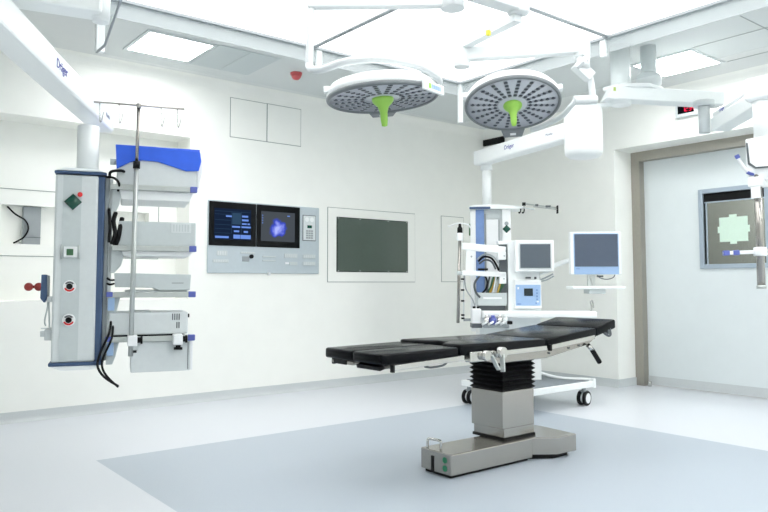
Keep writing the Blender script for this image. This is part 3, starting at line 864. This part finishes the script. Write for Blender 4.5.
a(wt).tube([(.575, -.15, .84), (.578, -.15, .90), (.57, -.15, .935), (.583, -.15, .945), (.594, -.15, .92), (.596, -.15, .88)], .007).done('wire_hook', 'chrome')
a().box(-.425, -.15, .0, .24, .893, 1.012, .006).done('drawer_unit', 'grey')
a().box(-.37, -.20, -.006, .0, .955, .972, .002).done('drawer_label', 'softw')
a().box(-.41, -.16, .03, .22, .84, .895).done('drawer_plinth', 'dgrey')
ab = a().box(-.49, -.405, -.16, .0, .725, .872, .012).done('absorber_block', 'softw')
a(ab).cyl((-.465, -.10, .87), (-.465, -.10, .892), .014).cyl((-.43, -.10, .87), (-.43, -.10, .888), .012).done('block_cap', 'black')
a(ab).box(-.495, -.40, -.17, -.02, .70, .74, .004).done('block_foot', 'dgrey')
for u, mm, r in ((-.365, 'chrome', .026), (-.31, 'vblue', .030), (-.25, 'chrome', .028), (-.205, 'lgrey', .024)):
    o = a().cyl((u, -.22, .735), (u, -.22, .795), r).cyl((u, -.22, .795), (u, -.22, .815), r * .6).done('valve', mm)
    a(o).tube([(u, -.22, .76), (u - .01, -.26, .755), (u - .03, -.265, .745), (u - .04, -.24, .735)], .010).done('valve_elbow', 'softw')
a().box(-.40, -.17, -.24, -.17, .705, .74, .006).done('valve_block', 'mgrey')
a().box(-.19, -.14, -.24, -.19, .735, .765, .006).done('valve_knob', 'black')
# open swing frame on the machine's left side
sf = a().bar((-.565, -.02, 1.442), (-.165, -.02, 1.402), .06, .066, bev=.006).done('swing_frame', 'white')
a(sf).bar((-.565, -.02, 1.195), (-.165, -.02, 1.178), .06, .046, bev=.006).done('frame_rail', 'white')
a(sf).prism([(-.535, 1.20), (-.46, 1.20), (-.44, 1.43), (-.525, 1.43)], -.045, .0, .004, plane='xz').done('frame_post', 'white')
a(sf).box(-.24, -.163, -.05, .02, 1.315, 1.39, .005).box(-.225, -.163, -.05, .02, 1.095, 1.19, .005).done('hinge_block', 'white')
a(sf).cyl((-.48, -.05, 1.345), (-.48, -.053, 1.345), .008).cyl((-.18, -.05, 1.35), (-.18, -.053, 1.35), .006).cyl((-.185, -.05, 1.14), (-.185, -.053, 1.14), .006).done('screw', 'mgrey')
a().box(-.205, -.142, .02, .12, 1.012, 1.47, .003).done('side_channel', 'dgrey')
a().box(-.23, -.14, .0, .10, 1.46, 1.492, .005).done('channel_cap', 'white')
a().box(-.42, -.33, -.055, -.02, 1.218, 1.236).done('frame_grip', 'black')
def cable(pts, r, mm, par=A, nm='cable'):
    return a(par).tube(pts, r).done(nm, mm)
cable([(-.41, .03, 1.30), (-.36, .02, 1.345), (-.29, .0, 1.33), (-.24, .02, 1.26), (-.22, .04, 1.22)], .010, 'black')
cable([(-.40, .04, 1.28), (-.35, .03, 1.315), (-.29, .01, 1.30), (-.25, .02, 1.23)], .009, 'dgrey')
cable([(-.42, .05, 1.32), (-.35, .04, 1.37), (-.27, .02, 1.345), (-.22, .02, 1.28)], .007, 'grey')
cable([(-.22, .05, 1.19), (-.25, .03, 1.12), (-.29, .05, 1.05), (-.31, .08, 1.01)], .013, 'cgreen')
cable([(-.20, .04, 1.16), (-.19, .02, 1.10), (-.22, .04, 1.04), (-.21, .08, 1.01)], .022, 'cgreen')
cable([(-.24, .03, 1.18), (-.27, .02, 1.10), (-.30, .05, 1.01)], .011, 'tan')
cable([(-.23, .05, 1.17), (-.24, .02, 1.09), (-.25, .05, 1.01)], .012, 'softw')
cable([(-.36, .04, 1.19), (-.33, .02, 1.12), (-.34, .03, 1.05), (-.37, .07, 1.01)], .009, 'black')
cable([(-.30, .04, 1.18), (-.32, .02, 1.10), (-.33, .06, 1.01)], .008, 'dgrey')
cable([(-.26, .02, 1.19), (-.285, .0, 1.12), (-.30, .03, 1.06), (-.33, .08, 1.01)], .009, 'cgreen')
cable([(-.245, .0, 1.18), (-.262, -.01, 1.10), (-.28, .03, 1.01)], .008, 'softw')
cable([(-.21, .0, 1.18), (-.215, -.01, 1.10), (-.235, .03, 1.01)], .009, 'tan')
cable([(-.40, .0, 1.17), (-.45, -.02, 1.10), (-.44, -.01, 1.02), (-.40, .0, .97)], .010, 'dgrey')
cable([(-.54, .0, 1.18), (-.53, -.01, 1.05), (-.47, -.02, .95), (-.45, -.05, .88)], .006, 'mgrey')
o = a().bar((-.548, .0, 1.19), (-.552, .0, .75), .012, .012, up=(0, 1, 0)).done('hook_strip', 'lgrey')
for z in (1.13, 1.03, .93, .80, .77):
    a(o).box(-.575, -.545, -.02, .0, z, z + .016, .002).done('hook', 'black')
a().bar((-.55, .0, .765), (-.44, -.02, .765), .02, .025).done('strip_bracket', 'mgrey')

ip = thing('infusion_pole', 'steel pole with black tip and white collar at the left of the anaesthesia machine', 'pole', TH[A.name] @ Vector((-.603, -.01, .735)), 130)
class _AB(B):
    def __init__(s, parent):
        super().__init__(parent)
        s.X = TH[root_of(parent).name].inverted() @ TH[A.name]
_AB(ip).cyl((-.605, -.01, .735), (-.583, -.01, 1.50), .0145).done('tube', 'steel')
_AB(ip).cyl((-.583, -.01, 1.492), (-.581, -.01, 1.565), .030, bev=.005).done('collar', 'white')
_AB(ip).lathe([(.025, 0), (.024, .045), (.014, .06), (.012, .085), (0, .087)], Matrix.Translation((-.581, -.01, 1.564)), 20).done('tip', 'black')
_AB(ip).tube([(-.66, -.01, 1.635), (-.60, -.01, 1.655), (-.55, -.01, 1.652), (-.50, -.01, 1.64), (-.485, -.01, 1.61)], .006).tube([(-.66, -.01, 1.635), (-.685, -.01, 1.625), (-.69, -.01, 1.64)], .005).done('hook_wire', 'softw')
_AB(ip).box(-.61, -.555, -.03, .01, 1.175, 1.21, .004).done('pole_clamp', 'grey')

PM = thing('patient_monitor', 'large square monitor above a white keyboard shelf, right of the anaesthesia machine', 'monitor', TH[A.name] @ Vector((.66, .0, .99)), 130)
q = lambda par=PM: _AB(par)
mb = q().box(.426, .894, -.035, .03, 1.178, 1.572, .008).done('housing', 'white')
q(mb).box(.458, .868, -.039, -.033, 1.18, 1.556, .003).done('front_frame', 'pblue', 'pale blue frame around the screen')
q(mb).box(.466, .858, -.043, -.037, 1.252, 1.549).done('screen', 'lcd2')
q(mb).box(.475, .51, -.041, -.038, 1.228, 1.234).done('badge', 'colblue')
q().bar((.62, .0, 1.18), (.62, .0, 1.055), .07, .03, up=(0, 1, 0), bev=.003).bar((.615, -.02, 1.15), (.64, -.02, 1.06), .014, .012, up=(0, 1, 0)).done('neck', 'alu')
q().box(.422, .90, -.12, .14, 1.044, 1.072, .008, 3).done('keyboard_shelf', 'white')
q().box(.575, .725, -.10, .10, 1.004, 1.046, .006).done('shelf_box', 'grey')
q().tube([(.20, .10, 1.235), (.30, .08, 1.262), (.40, .05, 1.30), (.47, .03, 1.315)], .022).done('support_arm', 'white')
q().tube([(.68, .0, 1.175), (.70, .0, 1.15), (.76, .0, 1.135), (.82, .0, 1.15), (.84, .0, 1.18)], .004).box(.675, .73, -.01, .01, 1.155, 1.17).done('cable', 'dgrey')

# ------------------------------------------------------------------ ceiling pendant behind the anaesthesia machine
Q = thing('supply_pendant', 'white ceiling pendant with blue striped column hanging behind the anaesthesia machine', 'medical pendant', (5.258, 4.908, .62), 135)
q = lambda par=Q: B(par)
qw = lambda par=Q: B(par, True)
cb = q().box(-.19, .216, .04, .30, .62, 1.845, .008).done('column_body', 'lgrey')
q(cb).box(-.19, -.137, .0, .06, .62, 1.845, .006).box(.128, .214, .0, .06, .62, 1.845, .006).done('edge_strip', 'softw')
q(cb).box(-.137, -.052, .012, .05, .62, 1.845, .004).done('blue_strip', 'colblue', 'long blue strip')
q(cb).box(-.03, .095, .030, .044, 1.15, 1.74, .003).done('inner_panel', 'softw')
q(cb).box(.09, .10, .026, .04, .9, 1.74).box(-.048, -.036, .026, .04, .9, 1.80).done('panel_joint', 'mgrey')
q(cb).box(-.03, .11, .028, .04, 1.755, 1.80).done('upper_plate', 'grey')
q().prism([(-.195, 1.842), (.34, 1.842), (.34, 1.862), (.10, 1.888), (-.15, 1.888), (-.195, 1.87)], -.03, .30, .006, plane='xz').done('head_plate', 'white')
q().box(-.198, .01, -.036, -.028, 1.842, 1.866, .003).done('blue_trim', 'navy')
for u, z in ((.170, 1.642),):
    g = q().lathe([(.042, 0), (.042, .006), (.028, .016), (0, .018)], Matrix.Translation((u, .0, z)) @ Matrix.Rotation(PI / 2, 4, 'X'), 4).done('diamond_cover', 'dgreen')
    q().cyl((u, -.003, z + .055), (u, .001, z + .055), .02).done('cover_dot', 'mgrey')
q().box(-.205, -.19, .0, .04, 1.58, 1.70, .004).done('side_socket', 'cgreen')
# accessory rails on the right of the head plate
q().bar((.33, -.02, 1.852), (.44, -.06, 1.83), .02, .012).done('rail_arm', 'lgrey')
r1 = q().tube([(.34, -.02, 1.892), (.66, -.06, 1.842)], .008, smooth=0).tube([(.43, -.06, 1.858), (.66, -.10, 1.822)], .006, smooth=0).done('accessory_rail', 'alu')
q(r1).box(.325, .36, -.03, -.005, 1.872, 1.905, .003).done('rail_end', 'black')
q(r1).box(.654, .668, -.11, -.05, 1.785, 1.862, .003).done('rail_end', 'black')
q(r1).tube([(.34, -.02, 1.89), (.345, -.02, 1.85)], .007, smooth=0).done('rail_hanger', 'alu')
for u in (.31, .345):
    q().tube([(u, -.01, 1.85), (u, -.01, 1.82), (u - .012, -.01, 1.80), (u - .02, -.01, 1.81)], .007).done('hook', 'black')
q(r1).box(.45, .48, -.05, -.03, 1.862, 1.884).box(.55, .60, -.06, -.04, 1.848, 1.868).done('rail_label', 'dgrey')
# arm, drum, ceiling post
q().cyl((-.02, .08, 1.885), (-.02, .08, 2.28), .047, 32).cyl((-.02, .08, 2.25), (-.02, .08, 2.31), .06, 32).done('drop_tube', 'white')
bd = Vector((.2453, .9694, 0)); bn = Vector((-.9694, .2453, 0))
f0 = Vector((4.852, 3.682, 0)); f1 = Vector((5.205, 5.078, 0))
ca, cz = f0 - bn * .07, f1 - bn * .07
ar = qw().bar((ca.x, ca.y, 2.375), (cz.x, cz.y, 2.375), .14, .15, bev=.02).done('long_arm', 'white')
for s_, sz, t_, mm, nm in (('Dr\u00e4ger', .055, .55, 'ink', 'lettering'), ('Movita', .036, .13, 'ginkm', 'lettering')):
    p_ = f0.lerp(f1, t_) + bn * .001
    text(s_, sz, (p_.x, p_.y, 2.385), -bd, (0, 0, 1), ar, mm, nm)
dc = Vector((4.945, 3.545))
qw().lathe([(.06, 2.135), (.12, 2.140), (.15, 2.165), (.155, 2.20), (.155, 2.53), (.148, 2.552), (.13, 2.56), (.0, 2.56)], Matrix.Translation((dc.x, dc.y, 0)), 40).done('arm_drum', 'white')
pc = Vector((5.10, 3.285))
qw().bar((dc.x, dc.y, 2.568), (pc.x, pc.y, 2.568), .05, .024).done('link_plate', 'white')
qw().cyl((pc.x, pc.y, 2.553), (pc.x, pc.y, 3.05), .078, 32).done('ceiling_post', 'white')

# ------------------------------------------------------------------ right ceiling pendant
Rp = thing('supply_pendant', 'right ceiling pendant, boxy white arm leading to a bare steel pole at the frame edge', 'medical pendant', (5.28, 3.14, 1.06))
r = lambda par=Rp: B(par, True)
ra, rb = Vector((4.955, 3.345, 0)), Vector((5.885, 2.861, 0))
rd = (rb - ra).normalized(); rn = Vector((-rd.y, rd.x, 0))
fl = []
bx = r()
bx.hexa([tuple(v) for v in [(*(ra - rn * .075 - rd * .02).xy, 2.585), (*(rb - rn * .075).xy, 2.585), (*(rb + rn * .075).xy, 2.585), (*(ra + rn * .075 + rd * .0).xy, 2.585),
                            (*(ra - rn * .075 + rd * .06).xy, 2.69), (*(rb - rn * .075).xy, 2.69), (*(rb + rn * .075).xy, 2.69), (*(ra + rn * .075 + rd * .06).xy, 2.69)]], .006)
main = bx.done('upper_arm', 'white')
cc = (ra + rb) / 2
p1_ = ra - rn * .079 + rd * .05
r(main).box(p1_.x - .012, p1_.x + .012, p1_.y - .004, p1_.y + .004, 2.645, 2.675).done('tag', 'ygreen')
e_ = rb + rd * .002
r(main).bar((e_.x, e_.y, 2.61), (e_.x + rd.x * .004, e_.y + rd.y * .004, 2.61), .1, .05).done('arm_end_cap', 'mgrey')
r().prism([(5.0, 3.24), (5.20, 3.08), (5.40, 3.08), (5.40, 3.22), (5.16, 3.42), (5.02, 3.40)], 2.685, 2.715, .004).done('mount_plate', 'white')
cl_ = r().cyl((5.30, 3.15, 2.70), (5.30, 3.15, 3.05), .062, 32).lathe([(.062, 2.71), (.10, 2.73), (.10, 2.80), (.062, 2.83)], Matrix.Translation((5.30, 3.15, 0)), 32).done('ceiling_column', 'lgrey')
r(cl_).box(5.235, 5.255, 3.09, 3.10, 2.76, 2.79).done('tag', 'ygreen')
hb = Vector((5.635, 2.865))
r().cyl((hb.x, hb.y, 2.545), (hb.x, hb.y, 2.59), .082, 32).cyl((hb.x, hb.y, 2.325), (hb.x, hb.y, 2.548), .045, 32).done('hub', 'lgrey')
ld = Vector((.699, .715, 0)); ln = Vector((-.715, .699, 0))
b1 = Vector((5.715, 2.785, 0)); b0 = b1 - ld * .86; b1 = b1 - ld * .02
lw = r().bar((b0.x, b0.y, 2.385), (b1.x, b1.y, 2.385), .145, .11, bev=.008).done('lower_arm', 'white')
r(lw).bar((b0.x, b0.y, 2.458), (b1.x - .03, b1.y - .03, 2.458), .14, .036, bev=.008).done('arm_cover', 'white')
tp = b0.lerp(b1, .70) + ln * .0715
text('Dr\u00e4ger', .036, (tp.x, tp.y, 2.458), -ld, (0, 0, 1), lw, 'ink')
el = Vector((5.10, 2.165))
r().box(el.x - .10, el.x + .10, el.y - .10, el.y + .10, 2.36, 2.525, .03, 3).xf(Matrix.Identity(4)).done('elbow', 'white')
r().cyl((el.x, el.y, 2.08), (el.x, el.y, 2.37), .072, 32).done('drop_tube', 'white')
hd = r().prism([(el.x - .09, 2.10), (el.x + .12, 2.10), (el.x + .12, 1.80), (el.x - .05, 1.80), (el.x - .085, 1.88)], el.y - .10, el.y + .10, .012, plane='xz').done('pendant_head', 'white')
r(hd).prism([(el.y + .092, 2.07), (el.y + .08, 2.07), (el.y + .07, 1.93), (el.y + .03, 1.895), (el.y - .09, 1.888), (el.y - .09, 1.878), (el.y + .035, 1.883), (el.y + .082, 1.92)], el.x - .0925, el.x - .088, plane='yz').done('head_seal', 'dgrey')
po = Vector((5.055, 2.205))
pl = r().cyl((po.x, po.y, 1.065), (po.x, po.y, 1.86), .0265, 24).done('accessory_pole', 'steel')
r(pl).cyl((po.x, po.y, 1.06), (po.x, po.y, 1.085), .031, 24).done('pole_end', 'alu')
r(pl).box(po.x - .05, po.x + .06, po.y - .05, po.y + .05, 1.76, 1.83, .01).done('pole_socket', 'white')
r(pl).box(po.x - .045, po.x - .03, po.y - .03, po.y + .03, 1.68, 1.76, .003).done('socket_tab', 'softw')
hn = r().tube([(5.065, 2.20, 1.86), (5.03, 2.228, 1.862), (4.995, 2.255, 1.88), (4.965, 2.28, 1.94), (4.95, 2.29, 1.975)], .012).done('guide_handle', 'softw')
r(hn).tube([(5.055, 2.208, 1.852), (5.025, 2.232, 1.853), (5.0, 2.25, 1.866)], .0125).done('handle_grip', 'vblue')
r(hn).tube([(4.955, 2.287, 1.962), (4.945, 2.294, 1.985)], .0155, smooth=0).done('handle_grip', 'vblue')
rc = r().cyl((po.x, po.y, 1.285), (po.x, po.y, 1.345), .042, 24, bev=.006).cyl((po.x + .03, po.y - .03, 1.315), (po.x + .08, po.y - .07, 1.315), .02).done('pole_clamp', 'white')
q0, q1 = Vector((po.x - .03, po.y + .025, 1.312)), Vector((4.875, 2.375, 1.305))
r(rc).bar(q0, q1, .022, .026, bev=.004).done('side_rail', 'softw')
qd = (q1 - q0).normalized()
for t_ in (.0, .065):
    c = q1 - qd * t_
    r(rc).bar(c, c - qd * .042, .034, .034, bev=.005).done('rail_clip', 'vblue')

# ------------------------------------------------------------------ surgical lamps
def lamp_head(th, ctr, az, tilt, roll):
    H = Matrix.Translation(ctr) @ Matrix.Rotation(math.radians(-az), 4, 'Z') @ Matrix.Rotation(math.radians(tilt), 4, 'X') @ Matrix.Rotation(math.radians(roll), 4, 'Y')
    h = lambda par=th: B(par, True)
    hs = h().lathe([(0, .10), (.12, .098), (.25, .09), (.32, .07), (.346, .035), (.346, -.006), (.30, -.006), (0, -.006)], seg=64).xf(H).done('housing', 'white')
    h().lathe([(.326, -.006), (.329, -.020), (.338, -.024), (.348, -.016), (.351, -.004), (.346, .004)], seg=64, caps=False).xf(H).done('rim', 'rim')
    ln_ = h().lathe([(.329, -.006), (.329, -.012), (0, -.014)], seg=64).xf(H).done('lens', 'lens')
    n = 20
    for i in range(n):
        b = h(ln_)
        b.box(.105, .312, -.014, .014, -.0165, -.012, .002, 1)
        b.mi = 1
        for k in range(5):
            b.lathe([(.0155, -.013), (.0135, -.018), (0, -.019)], Matrix.Translation((.128 + k * .041, 0, 0)), 12)
        b.xf(H @ Matrix.Rotation(2 * PI * (i + .5) / n, 4, 'Z')).done('light_row', 'ledstrip').data.materials.append(M['ledrow'])
    hd_ = h().lathe([(.068, -.012), (.068, -.026), (.060, -.04), (.035, -.065), (.024, -.10), (.022, -.15), (.017, -.185), (0, -.19)], seg=32).xf(H).done('sterile_handle', 'green')
    tb = h().prism([(-.09, .335), (.09, .335), (.07, .44), (-.07, .44)], -.026, .012, .005).xf(H).done('edge_tab', 'rim')
    h(tb).box(-.022, .022, .375, .405, -.0285, -.026).xf(H).done('tab_label', 'softw')
    for s_ in (-1, 1):
        lu = h(hs).box(-.02, .02, -.02, .03, -.01, .03, .006).xf(H @ Matrix.Translation((s_ * .335, -.09, .03)))
        lu.done('lug', 'white')
    return H
LL = thing('surgical_lamp', 'left round surgical lamp seen nearly edge-on with green handle hanging down', 'surgical lamp', (2.693, 3.398, 2.06), group='surgical lamps')
del LL['group']
HL = lamp_head(LL, (2.693, 3.398, 2.255), 38.4, 0, -4)
l = lambda par=LL: B(par, True)
l().tube([(2.383, 3.735, 2.88), (2.382, 3.752, 2.52), (2.372, 3.735, 2.465), (2.365, 3.68, 2.43), (2.38, 3.57, 2.412), (2.425, 3.41, 2.425), (2.545, 3.235, 2.42), (2.70, 3.11, 2.385), (2.83, 3.075, 2.345), (2.905, 3.115, 2.315), (2.935, 3.20, 2.29)], .024, seg=14).done('yoke', 'armw')
l().bar((2.37, 3.75, 2.885), (3.05, 3.18, 2.885), .07, .09, bev=.01).done('spring_arm', 'armw')
l().cyl((3.07, 3.16, 2.83), (3.07, 3.16, 2.925), .075, 32).cyl((3.07, 3.16, 2.90), (3.07, 3.16, 3.03), .056, 32).done('spindle_sleeve', 'armw')
c0, c1 = Vector((2.66, 3.07, 2.29)), Vector((2.88, 3.10, 2.30))
n0, n1 = Vector((2.70, 3.028, 2.252)), Vector((2.935, 3.112, 2.268))
bk = l().bar(n0, n1, .022, .058, bev=.006).done('name_plate', 'white')
nd = (n1 - n0).normalized(); nn = Vector((nd.y, -nd.x, 0)).normalized() * .0115
l(bk).bar(n0 + nd * .05 + nn, n0 + nd * .078 + nn, .003, .03).done('green_mark', 'green')
for t0, t1 in ((.088, .106), (.112, .130), (.136, .154), (.160, .176), (.184, .20)):
    l(bk).bar(n0 + nd * t0 + nn, n0 + nd * t1 + nn, .003, .026).done('blue_mark', 'pblue')

LR = thing('surgical_lamp', 'right round surgical lamp tilted to show its ring of light rows and green centre handle', 'surgical lamp', (3.929, 3.426, 2.20))
HR = lamp_head(LR, (3.929, 3.426, 2.413), 48.9, -19, -2.8)
l = lambda par=LR: B(par, True)
l().cyl((3.07, 3.16, 2.93), (3.07, 3.16, 3.03), .075, 32).done('ceiling_spindle', 'armw')
l().bar((3.07, 3.16, 2.972), (3.66, 3.13, 2.972), .12, .07, bev=.012).cyl((3.66, 3.13, 2.925), (3.66, 3.13, 3.012), .075, 32, bev=.012).done('first_arm', 'armw')
l().bar((3.66, 3.13, 2.90), (3.766, 3.775, 2.90), .07, .055, bev=.006).done('second_arm', 'lgrey')
l().cyl((3.766, 3.78, 2.735), (3.766, 3.78, 2.935), .062, 32, bev=.008).done('arm_joint', 'armw')
l().bar((3.766, 3.78, 2.835), (4.312, 3.09, 2.825), .085, .10, bev=.01).done('spring_arm', 'armw')
jn = l().box(4.265, 4.36, 3.045, 3.135, 2.745, 2.915, .012).cyl((4.318, 3.085, 2.66), (4.318, 3.085, 2.75), .048, 24).done('lamp_joint', 'armw')
l(jn).cyl((4.262, 3.10, 2.852), (4.266, 3.10, 2.852), .014).done('orange_dot', 'orange')
l().bar((4.275, 3.12, 2.70), (4.37, 3.06, 2.60), .085, .075, bev=.006).done('brake_block', 'armw')
l(jn).bar((4.27, 3.115, 2.655), (4.33, 3.075, 2.715), .09, .02).done('brake_cover', 'mgrey')
l().tube([(4.345, 3.085, 2.66), (4.375, 3.07, 2.60), (4.39, 3.065, 2.52), (4.392, 3.06, 2.44)], .024, seg=14).cyl((4.27, 3.14, 2.432), (4.41, 3.04, 2.44), .034, 20, bev=.006).tube([(4.285, 3.13, 2.43), (4.285, 3.18, 2.395), (4.30, 3.27, 2.345), (4.305, 3.39, 2.315), (4.295, 3.47, 2.298), (4.275, 3.54, 2.284)], .02, seg=14).done('yoke', 'armw')
tg = l().tube([(3.585, 3.215, 2.93), (3.55, 3.27, 2.86), (3.535, 3.29, 2.83)], .003).done('tag_string', 'lgrey')
l(tg).box(3.515, 3.545, 3.275, 3.30, 2.795, 2.83, .003).done('tag', 'yellow')

sp = thing('wall_speaker', 'small black box high in the far corner above the pendant arm', 'speaker', (XR, 6.1, 2.85))
B(sp, True).box(XR - .03, XR, 5.93, 6.28, 2.855, 2.935, .006).done('case', 'black')
B(sp, True).box(XR - .034, XR - .03, 5.95, 6.26, 2.865, 2.925).done('grille', 'black')

# ------------------------------------------------------------------ camera and view
cam = bpy.data.cameras.new('camera')
cam.sensor_width = 36
cam.lens = 710.305 / 768 * 36
cam.shift_y = -17.595 / 768
cam.clip_start = .02
co = bpy.data.objects.new('camera', cam)
COL.objects.link(co)
yaw, pit, rol = 0.672011656, 0.0631760598, 0.00105615754
fw = Vector((math.sin(yaw) * math.cos(pit), math.cos(yaw) * math.cos(pit), math.sin(pit)))
rt = Vector((math.cos(yaw), -math.sin(yaw), 0)); up = rt.cross(fw)
r2 = math.cos(rol) * rt - math.sin(rol) * up
u2 = math.sin(rol) * rt + math.cos(rol) * up
co.matrix_world = Matrix(((r2.x, u2.x, -fw.x, 0), (r2.y, u2.y, -fw.y, 0), (r2.z, u2.z, -fw.z, 1.1), (0, 0, 0, 1)))
SC.camera = co
wd = bpy.data.worlds.new('world'); SC.world = wd
wd.use_nodes = True
wd.node_tree.nodes['Background'].inputs[0].default_value = (.8, .85, .9, 1)
wd.node_tree.nodes['Background'].inputs[1].default_value = .2
vs = SC.view_settings
vs.view_transform = 'Standard'; vs.look = 'None'; vs.gamma = 1; vs.use_curve_mapping = False
vs.exposure = 0.46
SC.cycles.use_denoising = True
SC.cycles.max_bounces = 10
SC.cycles.diffuse_bounces = 6
SC.cycles.transparent_max_bounces = 16
